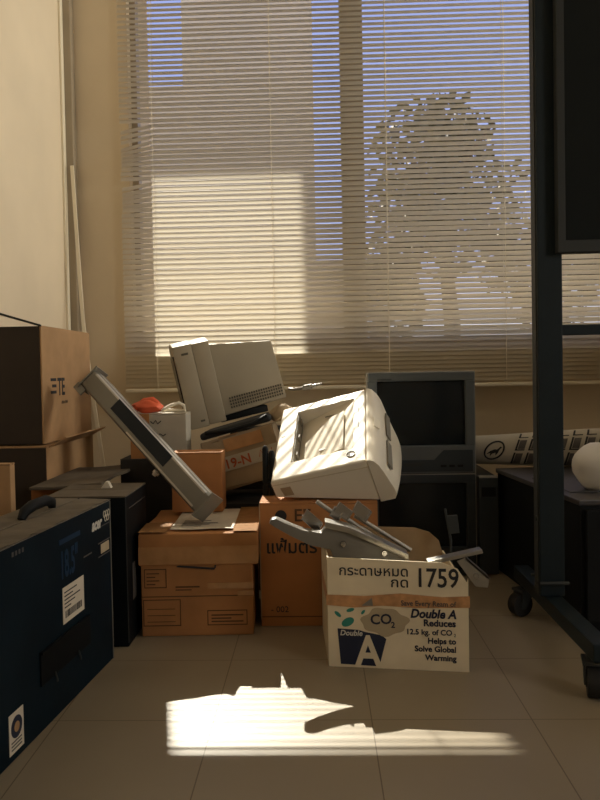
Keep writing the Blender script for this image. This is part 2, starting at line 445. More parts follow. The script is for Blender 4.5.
cu = carton('cardboard_box', 'plain kraft cardboard box underneath the tall logo box', (-.985, 2.17, 0), (.197, .46, .453), M['card'], along='y')
b = B(); box(b, (.001, -.0015, .002), (.196, -.0002, .448)); ep = obj('end_face', b, M['card_black'], cu); ep['label'] = 'black end of the box'  # thin near-black sheet over the end facing the camera
b = B(); prism(b, [(0, 0), (.052, .028), (.05, .031), (-.001, .004)], .02, .44, 'y'); obj('side_flap', b, M['card'], cu, mtx=Matrix.Translation((.197, 0, .446)))

carton('cardboard_box', 'flattened kraft box standing upright at the far left edge', (-.985, 1.86, 0), (.217, .03, .44), M['card'])
carton('cardboard_box', 'low orange-brown box behind the navy box, under a dusty flat panel', (-.783, 2.03, 0), (.104, .32, .352), M['card_orange'], along='y')
b = B(); box(b, (-.77, 1.985, .3535), (-.575, 2.40, .362), .002); 
# lifted front corner and torn edge
bmesh.ops.subdivide_edges(b, edges=b.edges, cuts=2, use_grid_fill=True)
for v in b.verts:
    v.co.z += .020*max(0, (v.co.x+.70)/.12)*.5 + .004*math.sin(v.co.y*30)*max(0, v.co.x+.70)*8
tag(obj('cardboard_sheet', b, M['dust_top']), 'dusty dark cardboard sheet lying flat on the low orange-brown box', 'cardboard')

# navy carry box with a handle
nb = thing('monitor_box', 'large dark navy carry box with black top handle in left foreground', 'box', (-.484, 1.73, 0), (0, 0, rad(-5.7)))
NW, NL, NH = .15, .74, .372
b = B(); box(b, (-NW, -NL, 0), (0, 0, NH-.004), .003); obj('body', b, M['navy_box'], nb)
for s in range(2):
    b = B()
    x0, x1 = ((-NW, -NW/2-.002), (-NW/2+.002, .001))[s]
    box(b, (x0, -NL, NH-.004), (x1, .002, NH), .0015)
    bmesh.ops.subdivide_edges(b, edges=[e for e in b.edges if abs(e.verts[0].co.y-e.verts[1].co.y) > .3], cuts=24)
    rr = random.Random(9+s)
    for v in b.verts:
        if s == 1 and v.co.x > -.01: v.co.x += rr.uniform(-.004, .003); v.co.z += rr.uniform(-.0015, .001)
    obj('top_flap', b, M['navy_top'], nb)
HY = -.185
b = B(); tube(b, [(-.085, HY-.07, NH+.0005), (-.083, HY-.06, NH+.014), (-.08, HY-.03, NH+.022), (-.08, HY+.03, NH+.022), (-.083, HY+.06, NH+.014), (-.085, HY+.07, NH+.0005)], [.008,.011,.012,.012,.011,.008], 10)
obj('handle', b, M['black'], nb, True)
b = B()
text_mesh(b, 'acer', .036, (.0006, -.108, .318), SIDE, bold=.0012, shear=.25, sx=.85)
obj('printed_logo', b, M['ink_white'], nb)
b = B()
for i, (dy, dz) in enumerate(((0, 0), (.013, 0), (.026, 0), (.0065, -.0075), (.0195, -.0075))):
    pts = [(.0008, -.036+dy+.0058*math.cos(a*PI/8), .342+dz*1.2+.0075*math.sin(a*PI/8)) for a in range(17)]
    tube(b, pts, .0009, 5)
obj('ring_emblem', b, M['paper'], nb)
b = B(); text_mesh(b, '18.5"', .075, (.0006, -.27, .258), SIDE, bold=.002, sx=.55)
srect(b, -.27, .325, -.17, .335, 0); obj('printed_number', b, M['ink_blue'], nb)
b = B(); box(b, (.0002, -.262, .166), (.0012, -.160, .238)); sl = obj('shipping_label', b, M['paper'], nb)
b = B()
for i in range(5): srect(b, -.255, .226-i*.0075, -.255+(.06, .04, .075, .05, .03)[i], .2285-i*.0075, .0012, .0003)
yy = -.252
rr = random.Random(2)
while yy < -.172:
    ww = rr.choice((.0012, .002, .003)); srect(b, yy, .176, yy+ww, .190, .0012, .0003); yy += ww+rr.choice((.0012, .0025))
obj('printed_text', b, M['ink'], sl)
b = B(); srect(b, -.155, .272, -.112, .275, 0); srect(b, -.075, .282, -.004, .284, 0); srect(b, -.075, .252, -.004, .254, 0)
srect(b, -.11, .318, -.006, .3195, 0); obj('printed_lines', b, M['ink_grey'], nb)
b = B(); srect(b, -.06, .258, -.012, .279, 0); obj('small_label', b, M['cloud'], nb)
b = B()
for i in range(4): srect(b, -.455+i*.012, .348, -.449+i*.012, .356, 0)
obj('printed_icons', b, M['ink_grey'], nb)
# hand-hole pocket sheet
b = B(); box(b, (.0002, -.365, .085), (.0035, -.135, .146), .001); box(b, (.0002, -.365, .144), (.007, -.15, .149), .001)
obj('folded_pocket', b, M['black_box'], nb)
b = B()
for y in (-.31, -.20):
    b = B(); tube(b, [(.004, y, .092), (.006, y+.004, .078), (.004, y+.01, .070)], .0018, 6); obj('pocket_hook', b, M['steel_g'], nb)
b = B(); srect(b, -.482, .014, -.432, .083, 0, .001); st = obj('sticker', b, M['paper'], nb)
b = B(); cyl(b, (.001, -.457, .056), (.0016, -.457, .056), .019, n=24); obj('sticker_disc', b, M['ink_navy'], st)
b = B(); cyl(b, (.0016, -.457, .056), (.002, -.457, .056), .009, n=20); obj('sticker_centre', b, M['card'], st)
b = B()
for i in range(3): srect(b, -.476, .020+i*.006, -.440, .0225+i*.006, .001, .0003)
obj('printed_text', b, M['ink_grey'], st)
b = B(); box(b, (-.001, -.002, .0), (.0012, .0006, .366)); box(b, (-.012, -NL, NH-.0045), (.0012, 0, NH-.0035)); obj('worn_edge', b, M['arm'], nb)

# second dark box behind it
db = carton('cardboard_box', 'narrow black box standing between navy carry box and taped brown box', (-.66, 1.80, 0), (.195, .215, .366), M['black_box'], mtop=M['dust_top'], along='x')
b = B(); srect(b, .05, .10, .085, .19, .195); obj('sticker', b, M['ink_grey'], db)
b = B(); srect(b, .03, .33, .2, .3315, .195); obj('printed_line', b, M['ink_grey'], db)
b = B(); box(b, (.1935, -.0008, .01), (.1955, .0012, .36)); obj('worn_edge', b, M['steel_g'], db)
b = B(); prism(b, [(-.014, 0), (.012, 0), (.004, .016), (-.002, .017)], -.008, .01, 'y', .001)
tag(obj('paper_scrap', b, M['paper'], None, mtx=Matrix.Translation((-.545, 1.93, .3665))), 'small crumpled white paper scrap on the narrow black box', 'paper')

# leaning white strip in the corner
b = B()
pts = [(-.955, 3.0, 1.485), (-.936, 2.985, 1.15), (-.912, 2.95, .87), (-.872, 2.90, .62), (-.80, 2.82, .25), (-.74, 2.75, .0075)]
for i in range(len(pts)-1):
    p, q = Vector(pts[i]), Vector(pts[i+1]); w = Vector((.0065, 0, 0)); t = Vector((0, .0035, .0015))
    hexa(b, [q-w-t, q+w-t, q+w+t, q-w+t, p-w-t, p+w-t, p+w+t, p-w+t])
tag(obj('plastic_strip', b, M['strip']), 'long thin white plastic strip leaning in the wall corner', 'strip')

# ------------------------------------------------------------------ grey light-fitting channel leaning across the pile
A, Z0 = Vector((-.675, 2.255, .642)), Vector((-.291, 1.955, .308))
dx = (Z0-A).normalized(); L = (Z0-A).length
side = dx.cross(Vector((0, -1, .15))).normalized(); nrm = side.cross(dx).normalized()
if nrm.y > 0: nrm = -nrm; side = -side
fr = Matrix((dx.to_tuple()+(A.x,), side.to_tuple()+(A.y,), nrm.to_tuple()+(A.z,), (0,0,0,1)))
fr = Matrix.Identity(4)
for i in range(3): fr[i][0] = dx[i]; fr[i][1] = side[i]; fr[i][2] = nrm[i]; fr[i][3] = A[i]
ch = thing('light_fitting', 'long grey metal light fitting leaning diagonally onto the taped brown box', 'light fitting')
ch.matrix_world = fr
b = B()
prism(b, [(-.032, -.03), (.032, -.03), (.032, .012), (.025, .026), (-.025, .026), (-.032, .012)], .004, L-.004, 'x', .003)
obj('channel_body', b, M['chan'], ch, True)
b = B(); box(b, (.15, -.026, .0255), (.42, .012, .0275), .0008); obj('dark_inset', b, M['chan_d'], ch)
b = B(); prism(b, [(-.0323, .010), (-.0255, .0262), (-.021, .0268), (-.0323, .002)], .02, L-.02, 'x'); prism(b, [(.0323, .008), (.0255, .0262), (.020, .0268), (.0323, -.004)], .25, L-.02, 'x'); obj('reflector_edge', b, M['chan_h'], ch)
b = B(); box(b, (-.0015, -.042, -.034), (.004, .042, .028), .001); box(b, (-.012, .030, .018), (.03, .052, .024), .001); obj('end_cap', b, M['chan'], ch)
b = B(); box(b, (L-.004, -.039, -.032), (L+.003, .039, .029), .001); obj('end_cap', b, M['chan'], ch)
for x in (.40,):
    b = B(); cyl(b, (x, .036, .0), (x, .045, .0), .010, n=14); cyl(b, (x, .045, .0), (x, .050, .0), .006, n=12); obj('lamp_socket', b, M['chan_h'], ch, True)

# ------------------------------------------------------------------ taped brown storage box
bb = thing('storage_box', 'taped brown storage box with paper sheet on its lid', 'box', (-.453, 1.865, 0), (0, 0, rad(2.0)))
b = B(); box(b, (.004, .004, 0), (.283, .33, .20), .004); obj('body', b, M['card_brown'], bb)
b = B(); box(b, (0, 0, .178), (.298, .335, .258), .004)
bmesh.ops.subdivide_edges(b, edges=b.edges, cuts=3, use_grid_fill=True)
for v in b.verts: v.co.z += .004*math.sin(v.co.x*23+1)*math.sin(v.co.y*19); 
obj('lid', b, M['card_brown'], bb, True)
b = B(); fframe(b, .012, .122, .068, .170, .004); fframe(b, .008, .026, .102, .093, .004); fframe(b, .168, .026, .268, .064, .004)
for i in range(4): frect(b, .018, .130+i*.009, .040+.01*(i % 2), .1325+i*.009, .004)
for i in range(3): frect(b, .178, .034+i*.008, .258-.03*(i % 2), .037+i*.008, .004)
for i in range(3): frect(b, .018, .036+i*.016, .088, .0375+i*.016, .004)
frect(b, .004, .099, .283, .1012, .004); frect(b, .09, .122, .15, .1255, .004); frect(b, .09, .115, .13, .1175, .004)
obj('printed_marks', b, M['ink_brown'], bb)
b = B(); prism(b, [(.094, .176), (.094, .1745), (.188, .1665), (.192, .172), (.192, .1775), (.189, .1775), (.188, .171), (.10, .178)], .0008, .0045, 'y')
obj('hand_hole', b, M['ink'], bb)
b = B(); box(b, (.0, -.0012, .182), (.298, .0002, .226)); box(b, (.17, .0025, .118), (.284, .0038, .133)); box(b, (.245, .0025, .100), (.284, .0038, .112)); obj('tape', b, M['tape'], bb)
b = B(); box(b, (.075, .03, .2625), (.235, .30, .2640))
bmesh.ops.subdivide_edges(b, edges=b.edges, cuts=5, use_grid_fill=True)
for v in b.verts: v.co.z += .0012*math.sin(v.co.x*40)*math.sin(v.co.y*31)
ps = obj('paper_sheet', b, M['paper'], bb)
b = B()
for i in range(5): box(b, (.10, .06+i*.016, .2655), (.15+.02*(i % 3), .064+i*.016, .2660))
obj('printed_text', b, M['ink_grey'], ps)
b = B(); box(b, (.236, .0, .2625), (.297, .33, .2632)); box(b, (.0, .0, .2625), (.07, .12, .2632)); obj('top_tape', b, M['tape'], bb)

# small carton standing on the storage box
sc = carton('cardboard_box', 'small plain orange-brown box on the storage box, behind the light fitting', (-.414, 2.112, .2665), (.143, .08, .168), M['card_orange'])

# ------------------------------------------------------------------ white box with plastic pieces
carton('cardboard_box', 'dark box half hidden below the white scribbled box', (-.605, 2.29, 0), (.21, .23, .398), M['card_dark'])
wb = carton('cardboard_box', 'white box with black handwriting, below the orange-red plastic', (-.573, 2.30, .3985), (.171, .088, .137), M['whitebox'])
b = B(); box(b, (-.0008, -.0012, 0), (.058, .0, .1365)); o = obj('brown_end', b, M['card_brown'], wb); o['label'] = 'brown left part of the box front'  # brown sheet over the left part of the front
b = B()
tube(b, [(.062,-.001,.125),(.07,-.001,.118),(.078,-.001,.128),(.084,-.001,.117),(.094,-.001,.126)], .0016, 5)
tube(b, [(.062,-.001,.088),(.066,-.001,.078),(.071,-.001,.087),(.075,-.001,.078),(.08,-.001,.086),(.085,-.001,.078),(.09,-.001,.087),(.10,-.001,.08),(.108,-.001,.086)], .0015, 5)
tube(b, [(.064,-.001,.064),(.08,-.001,.066),(.092,-.001,.064)], .0012, 5)
bmesh.ops.translate(b, vec=(0, 0, -.012), verts=b.verts)
obj('handwriting', b, M['ink'], wb)
b = B(); tube(b, [(-.565,2.33,.5525),(-.555,2.33,.572),(-.535,2.335,.585),(-.51,2.335,.588),(-.495,2.335,.578)], [.006,.011,.013,.013,.010], 10)
blob(b, (-.525, 2.342, .571), (.042, .03, .0185), .22, 4)
bmesh.ops.translate(b, vec=(0, 0, -.015), verts=b.verts)
tag(obj('plastic_wrap', b, M['red'], None, True), 'crumpled orange-red plastic wrap on top of the white box', 'plastic wrap')
b = B(); tube(b, [(-.482,2.33,.557),(-.455,2.33,.572),(-.430,2.335,.580),(-.415,2.34,.572),(-.412,2.345,.556),(-.44,2.35,.556),(-.475,2.345,.557),(-.482,2.33,.557)], .0055, 8)
bmesh.ops.translate(b, vec=(0, 0, -.015), verts=b.verts)
tag(obj('plastic_ring', b, M['white_pl'], None, True), 'white plastic loop beside the orange-red plastic wrap', 'plastic ring')

# ------------------------------------------------------------------ tan taped box, black box, bag, monitor
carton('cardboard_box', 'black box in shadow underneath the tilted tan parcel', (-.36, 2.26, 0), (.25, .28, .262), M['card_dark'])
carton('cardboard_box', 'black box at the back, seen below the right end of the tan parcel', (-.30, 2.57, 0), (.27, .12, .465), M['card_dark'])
ROT = Matrix.Rotation(0, 4, 'Z') @ Matrix.Rotation(-.268, 4, 'Y') @ Matrix.Rotation(-.06, 4, 'X')
tb = thing('parcel', 'tilted tan parcel with white band and red writing', 'parcel')
tb.matrix_world = Matrix.Translation((-.319, 2.29, .288)) @ ROT.inverted().inverted()
# rotation about Y by a negative angle lifts the +X end
b = B(); box(b, (0, 0, 0), (.228, .2, .158), .006)
bmesh.ops.subdivide_edges(b, edges=b.edges, cuts=3, use_grid_fill=True)
rr = random.Random(8)
for v in b.verts: v.co += Vector((rr.uniform(-.002,.002), rr.uniform(-.0015,.0015), rr.uniform(-.003,.003)))
obj('body', b, M['card_tan'], tb, True)
b = B(); box(b, (.012, -.0035, .055), (.226, -.0022, .098)); bd_ = obj('paper_band', b, M['whitebox'], tb)
b = B(); text_mesh(b, '119-N', .040, (.035, -.004, .062), FRONT, bold=.0008); tube(b, [(.165,-.004,.07),(.172,-.004,.09),(.18,-.004,.066),(.19,-.004,.092),(.2,-.004,.066),(.208,-.004,.088)], .0014, 5); obj('handwriting', b, M['ink_red'], bd_)
b = B(); box(b, (.07, -.0035, .112), (.19, -.0022, .150)); box(b, (.06, -.003, .1585), (.12, .2, .1605)); obj('tape', b, M['tape'], tb)

b = B()
mt = Matrix.Translation((-.358, 2.30, .4475)) @ Matrix.Rotation(-.268, 4, 'Y')
box(b, (0, 0, 0), (.225, .2, .022), .012, mt, 3)
bg = obj('laptop_bag', b, M['bagblack'], None, True); tag(bg, 'flat black bag wedged between the beige monitor and tan parcel', 'bag')
b = B(); tube(b, [(.02,-.002,.02),(.09,-.012,.008),(.17,-.012,.009),(.215,-.002,.02)], .006, 8); bmesh.ops.transform(b, matrix=mt, verts=b.verts)
obj('strap', b, M['black'], bg, True)
b = B(); blob(b, (-.115, 2.38, .527), (.036, .045, .026), .16, 12)
tag(obj('paper_bag', b, M['card_tan'], None, True), 'crumpled tan paper bag behind the white printer, right of the black bag', 'bag')

mo = thing('computer_monitor', 'beige tube monitor lying tilted on top of the pile, seen from its side', 'monitor', (-.420, 2.50, .467), (0, -.21, .22))
mo.scale = (1.042, 1.042, 1.042)
b = B(); T = .117; HH = .285
# bezel: domed top, faces -X
n = 10; outl = []
W_ = .30
for i in range(n+1):
    a = i/n; outl.append((a*W_, HH-.022+.022*math.sin(PI*(.08+.84*a))))
pr = [(0, 0), (W_, 0)] + outl[::-1]
prism(b, pr, 0, T*.52, 'x', .004); obj('bezel', b, M['crt'], mo, True)
b = B(); prism(b, [(.002,.003), (W_-.002, .003)]+[(p[0]*.987+.002, p[1]-.002) for p in outl[::-1]], T*.52+.0003, T, 'x', .004); obj('bezel_shell', b, M['crt'], mo, True)
b = B(); box(b, (-.004, .03, .055), (.001, W_-.03, HH-.045), .003); obj('screen', b, M['screen'], mo)
b = B(); hexa(b, [(T-.001,.018,.018),(.330,.035,.028),(.330,W_-.035,.028),(T-.001,W_-.018,.018),(T-.001,.018,HH-.03),(.322,.04,.222),(.322,W_-.04,.222),(T-.001,W_-.018,HH-.03)], .006)
obj('rear_housing', b, M['crt'], mo, True)
b = B()
for r in range(4):
    for i in range(22):
        x = .142+i*.0083; yv = .018+(.017)*(x-T)/.213
        box(b, (x, yv-.0012, .036+r*.010+ (x-T)*.02), (x+.0045, yv+.003, .042+r*.010+(x-T)*.02))
obj('vents', b, M['crt_seam'], mo)
b = B(); box(b, (.024, -.0008, .236), (.046, .0003, .243)); box(b, (.036, -.0008, .018), (.050, .0003, .024)); obj('small_marks', b, M['crt_seam'], mo)
b = B(); box(b, (.10, .03, -.002), (.26, W_-.05, .02), .005); obj('base', b, M['black'], mo, True)

b = B()
pth = [(-.092, 2.44, .60), (-.075, 2.42, .598), (-.06, 2.40, .600)]
tube(b, pth + [(-.045, 2.385, .603)], .0045, 8)
cb = obj('video_cable', b, M['arm'], None, True); tag(cb, 'grey video cable plug sticking out behind the beige monitor', 'cable')
b = B(); mt = Matrix.Translation((-.045, 2.385, .603)) @ Matrix.Rotation(-.18, 4, 'Y'); box(b, (0, -.012, -.008), (.030, .012, .008), .003, mt); obj('plug_hood', b, M['arm'], cb)
b = B(); box(b, (.0305, -.009, -.005), (.042, .009, .005), .001, mt); obj('plug_shell', b, M['chrome'], cb)
b = B(); cyl(b, mt@Vector((.005,-.014,.0)), mt@Vector((.06,-.014,.002)), .0032, n=10); obj('thumb_screw', b, M['arm'], cb, True)

# black rods on the orange box
fo = thing('folded_tripod', 'two short black rods with rounded tops standing left of the printer', 'tripod', (-.145, 2.055, .3215))
for i, (x, h, r) in enumerate(((0, .135, .0085), (.0175, .122, .009))):
    b = B(); tube(b, [(x,0,0),(x,0,h-.01),(x,0,h-.004),(x,0,h)], [r, r, r*.8, r*.3], 14); obj('rod', b, M['black'], fo, True)
b = B(); box(b, (-.008, -.009, .028), (.026, .009, .036), .002); obj('clamp_band', b, M['black'], fo)

# ------------------------------------------------------------------ orange carton with the printer
ob = carton('cardboard_box', 'orange-brown box with Thai lettering underneath the white printer', (-.155, 1.94, 0), (.303, .25, .320), M['card_orange'], along='x')
b = B(); text_mesh(b, 'แฟ้มตรา', .046, (.014, -.0006, .190), FRONT, bold=.0007, fit=.145)
cyl(b, (.055, -.0002, .286), (.055, -.0009, .286), .015, n=24)
text_mesh(b, '- 002', .022, (.025, -.0006, .037), FRONT)
obj('printed_text', b, M['ink'], ob)
b = B(); text_mesh(b, 'EE', .045, (.088, -.0006, .272), FRONT, bold=.0006); frect(b, 0, .024, .303, .0262, 0); frect(b, .0, .30, .002, .318, 0); obj('printed_marks', b, M['ink_brown'], ob)
b = B(); box(b, (-.001, -.0012, .02), (.0016, .002, .318)); obj('worn_edge', b, M['card_tan'], ob)

RP = Matrix.Rotation(-.192, 4, 'Z') @ Matrix.Rotation(-.232, 4, 'Y') @ Matrix.Rotation(.503, 4, 'X')
pr_ = thing('laser_printer', 'white laser printer tipped up on the orange-brown box, sunlit stripes', 'printer')
pr_.matrix_world = Matrix.Translation((-.126, 1.952, .372)) @ RP
W = .361
prof = [(0, 0), (.256, 0), (.256, -.128), (.0, -.05)]
# body with a sloping output tray cut into the top
b = B()
bx0, bx1, by0, by1 = .05, .222, .068, .325
def gv(x, y, z): return b.verts.new((x, y, z))
def zb(x, y): return -.05-.078*x/.256-.108*y/W
o4 = [gv(0,0,0), gv(.256,0,0), gv(.256,W,0), gv(0,W,0)]
i4 = [gv(bx0,by0,0), gv(bx1,by0,0), gv(bx1,by1,0), gv(bx0,by1,0)]
d4 = [gv(bx0+.002,by0+.002,-.045), gv(bx1-.002,by0+.002,-.003), gv(bx1-.002,by1-.002,-.003), gv(bx0+.002,by1-.002,-.045)]
u4 = [gv(0,0,zb(0,0)), gv(.256,0,zb(.256,0)), gv(.256,W,zb(.256,W)), gv(0,W,zb(0,W))]
for i in range(4):
    j = (i+1) % 4
    b.faces.new((o4[i], o4[j], i4[j], i4[i])); b.faces.new((i4[i], i4[j], d4[j], d4[i])); b.faces.new((o4[j], o4[i], u4[i], u4[j]))
b.faces.new(d4); b.faces.new(u4[::-1])
bmesh.ops.recalc_face_normals(b, faces=b.faces)
bevel(b, .007, 3, [e for e in b.edges if all(v in o4 for v in e.verts)])
obj('body', b, M['printer'], pr_)
b = B()
cov = [(.2575, 0), (.264, -.001), (.274, -.007), (.284, -.022), (.291, -.045), (.298, -.075), (.305, -.105), (.306, -.122), (.298, -.134), (.2575, -.134)]
# cover bows outward in the middle of its width
bb2 = bmesh.new(); rows = []
for k in range(13):
    f = k/12; y = -.002 + f*(W+.004); e = 1-.0*abs(2*f-1)**6; s = (1-.06*abs(2*f-1)**3); ex = .012*math.sin(PI*f)
    rows.append([bb2.verts.new((.2575+(x-.2575)*s*(1+ex*8), y, z*(1+.80*f) if z < -.06 else z*(1+.12*f))) for x, z in cov])
for k in range(12):
    for i in range(len(cov)-1): bb2.faces.new((rows[k][i], rows[k][i+1], rows[k+1][i+1], rows[k+1][i]))
    bb2.faces.new((rows[k][-1], rows[k][0], rows[k+1][0], rows[k+1][-1]))
bb2.faces.new(rows[0][::-1]); bb2.faces.new(rows[-1])
bmesh.ops.recalc_face_normals(bb2, faces=bb2.faces)
obj('front_cover', bb2, M['printer'], pr_, True)
b = B(); prism(b, [(bx0+.006, -.0405), (bx1-.03, -.0055), (bx1-.03, -.0035), (bx0+.006, -.0385)], by0+.02, by1-.05, 'y'); tr_ = obj('output_tray', b, M['printer'], pr_)
b = B(); box(b, (bx0-.0005, by0+.004, -.044), (bx0+.0035, by1-.004, -.004), .001)
for k in range(3): box(b, (bx0+.003, by0+.05+k*.085, -.03), (bx0+.010, by0+.065+k*.085, -.012), .001)
obj('paper_exit', b, M['printer_in'], pr_)
b = B(); box(b, (.2335, .165, -.0004), (.2365, .272, .0008)); box(b, (.010, .205, -.0004), (.022, .211, .0009)); obj('paper_stop_slot', b, M['printer_in'], pr_)
b = B(); box(b, (.130, .29, -.0205), (.170, .293, -.0185)) ; box(b, (.12, .12, -.020), (.145, .127, -.017)); obj('tray_marks', b, M['printer_in'], tr_)
b = B(); tube(b, [(.216+.011*math.cos(a*PI/8), .042+.012*math.sin(a*PI/8), .0006) for a in range(17)], .0013, 5); box(b, (.209, .034, .0), (.213, .05, .0012)); obj('round_emblem', b, M['crt_seam'], pr_)
b = B(); box(b, (.278, .16, -.0125), (.2795, .215, -.0105))
mtl = Matrix.Translation((.2825, .185, -.0145)) @ Matrix.Rotation(rad(52), 4, 'Y')
b.clear(); box(b, (-.010, -.022, -.0005), (.010, .022, .0012), 0, mtl); obj('button_label', b, M['white_pl'], pr_)
b = B()
for (y0, y1) in ((.05, .16), (.185, .30)):
    mts = Matrix.Translation((.3000, 0, -.070)) @ Matrix.Rotation(rad(77), 4, 'Y'); box(b, (-.012, y0, -.001), (.012, y1, .003), .001, mts)
obj('paper_slot', b, M['printer_in'], pr_)
b = B(); prism(b, [(-.0005, -.012), (.256, -.020), (.256, -.0225), (-.0005, -.0145)], -.0012, .0, 'y'); obj('side_seam', b, M['printer_d'], pr_)
b = B(); prism(b, [(.018, -.026), (.045, -.027), (.047, -.055), (.022, -.052)], -.0012, 0, 'y'); obj('side_label', b, M['card_tan'], pr_)

# ------------------------------------------------------------------ paper carton with metal pieces
da = thing('paper_carton', 'open cream paper carton with Thai note and navy print in front', 'box', (.014, 1.674, 0), (0, 0, rad(-7.2)))
DW, DD, DH, TH = .305, .245, .244, .004
b = B(); prism(b, [(0,0),(DW,0),(DW,.205),(DW-.003,.195),(DW-.022,.224),(.25,.237),(0,DH)], 0, TH, 'y', .0008); obj('front_panel', b, M['da_white'], da)
b = B(); prism(b, [(TH,0),(DD,0),(DD,DH-.004),(.12,DH-.002),(TH,DH)], 0, TH, 'x', .0008); obj('side_panel', b, M['da_top'], da)
b = B(); prism(b, [(TH,0),(DD,0),(DD,.206),(.13,.195),(.075,.18),(.06,.165),(TH,.155)], DW-TH, DW, 'x', .0008); obj('side_panel', b, M['da_top'], da)
b = B()
arch = [(TH,0),(DW-TH,0),(DW-TH,.205),(DW-.012,.232),(DW-.035,.252),(DW-.07,.262),(.10,.264),(.05,.262),(TH,.255)]
prism(b, arch, DD-TH, DD, 'y', .0008); obj('back_panel', b, M['card_in'], da)
b = B(); box(b, (TH, TH, 0), (DW-TH, DD-TH, .004)); obj('bottom_panel', b, M['card_in'], da)
b = B(); text_mesh(b, 'กระดาษหมด', .030, (.025, -.0006, .2055), FRONT, bold=.0003, fit=.150); text_mesh(b, 'กด', .030, (.138, -.0006, .1815), FRONT, bold=.0003, fit=.037)
text_mesh(b, '1759', .058, (.191, -.0006, .184), FRONT, bold=.0008, fit=.085); obj('printed_text', b, M['ink'], da)
b = B()
hw = [(-.003,.138),(.06,.134),(.12,.140),(.2,.137),(.308,.141),(.308,.166),(.25,.162),(.16,.168),(.08,.160),(-.003,.161)]
prism(b, hw, -.0016, -.0006, 'y')
box(b, (-.0016, 0, .138), (-.0006, .2, .161)); tp = obj('tape_band', b, M['tape_or'], da)
b = B(); prism(b, [(.075,.139),(.098,.157),(.100,.139)], -.0022, -.0015, 'y'); obj('tape_fold', b, M['arm'], tp)
b = B(); rx = .278
text_mesh(b, 'Save Every Ream of', .0165, (rx, -.0024, .142), FRONT, align='RIGHT', bold=.0002, fit=.118); obj('printed_text', b, M['ink_grey'], da)
b = B(); text_mesh(b, 'Double A', .0265, (rx, -.0006, .116), FRONT, align='RIGHT', bold=.0009, shear=.22, fit=.098)
text_mesh(b, 'Reduces', .0205, (rx, -.0006, .098), FRONT, align='RIGHT', bold=.0006)
obj('printed_text', b, M['ink_navy'], da)
b = B(); text_mesh(b, '12.5 kg. of CO', .0165, (rx-.008, -.0006, .079), FRONT, align='RIGHT', bold=.0004); text_mesh(b, '2', .010, (rx, -.0006, .076), FRONT, align='RIGHT')
text_mesh(b, 'Helps to', .0175, (rx, -.0006, .060), FRONT, align='RIGHT', bold=.0005); text_mesh(b, 'Solve Global', .0175, (rx, -.0006, .042), FRONT, align='RIGHT', bold=.0005); text_mesh(b, 'Warming', .0175, (rx, -.0006, .023), FRONT, align='RIGHT', bold=.0005)
obj('printed_text', b, M['ink_navy'], da)
b = B(); cl = []
for i in range(48):
    a = i*2*PI/48; rr_ = 1+.07*math.sin(a*7)+.05*math.sin(a*4+1); cl.append((.125+.050*rr_*math.cos(a), .104+.030*rr_*math.sin(a)))
prism(b, cl, -.0007, .0, 'y'); cloud = obj('cloud_print', b, M['cloud'], da)
b = B(); text_mesh(b, 'CO', .031, (.094, -.0011, .098), FRONT, bold=.0006, roll=.06); text_mesh(b, '2', .018, (.1385, -.0011, .092), FRONT, bold=.0004); obj('printed_text', b, M['ink_navy'], cloud)
b = B()
prism(b, [(.021,.086),(.068,.084),(.082,.080),(.118,.074),(.128,.066),(.112,.005),(.027,.007)], -.0006, 0, 'y')
lg = obj('logo_block', b, M['ink_navy'], da)
b = B(); text_mesh(b, 'Double', .0165, (.026, -.0011, .0715), FRONT, bold=.0004, shear=.2); obj('printed_text', b, M['ink_white'], lg)
b = B(); text_mesh(b, 'A', .098, (.060, -.0011, .004), FRONT, bold=.0022, fit=.062, shear=.0); obj('logo_letter', b, M['da_white'], lg)
b = B()
# the carton is pushed out of square
for ch_ in da.children:
    if ch_.name.split('.')[0] in ('side_panel', 'back_panel', 'bottom_panel', 'tape_band'):
        for v in ch_.data.vertices: v.co.x -= .175*max(0, v.co.y)
def leaf(cx_, cz_, a, l, w):
    pts = [(cx_+math.cos(t)*l*math.cos(a)-math.sin(t)*w*math.sin(a), cz_+math.cos(t)*l*math.sin(a)+math.sin(t)*w*math.cos(a)) for t in [k*PI/8 for k in range(16)]]
    prism(b, pts, -.0007, 0, 'y')
leaf(.044, .101, .5, .015, .009); leaf(.050, .128, .3, .009, .004); leaf(.022, .118, -.7, .009, .004); leaf(.078, .124, .9, .006, .003)
obj('leaf_print', b, M['teal'], da)

# metal pieces in the carton (placed in the carton's frame of the room, y about 1.74)
def px(x, y, Y):     # point in the room at depth Y that the lens shows at (x, y)
    s = Y/760.0; return ((x-317)*s, .66-(y-370+.0192*(x-317))*s)
arm = thing('chair_arm', 'grey moulded plastic arm sticking out of the cream paper carton to the left', 'chair arm')
Y0 = 1.75
out = [(266,524),(268,520),(273,519),(284,524),(300,530.5),(318,533),(323,527),(348,533),(376,543),(402,556),(398,574),(345,566),(331,562),(327,550),(307,546),(287,536.5),(272,528)]
b = B(); prism(b, [px(x, y, Y0) for x, y in out], Y0-.012, Y0+.022, 'y', .0035, 2); obj('arm_body', b, M['arm'], arm, True)
b = B(); rl = [(322,521),(345,526),(375,539),(404,553)]
prism(b, [px(x, y, Y0) for x, y in rl] + [px(x, y+6, Y0) for x, y in rl[::-1]], Y0-.022, Y0+.03, 'y', .0012); obj('metal_rail', b, M['galv'], arm, True)
for (x, y) in ((340, 545), (381, 554)):
    p = px(x, y, Y0-.012); b = B(); cyl(b, (p[0], Y0-.0118, p[1]), (p[0], Y0-.018, p[1]), .0075, .006, 16); cyl(b, (p[0], Y0-.018, p[1]), (p[0], Y0-.020, p[1]), .0035, n=10); obj('bolt', b, M['chrome'], arm, True)

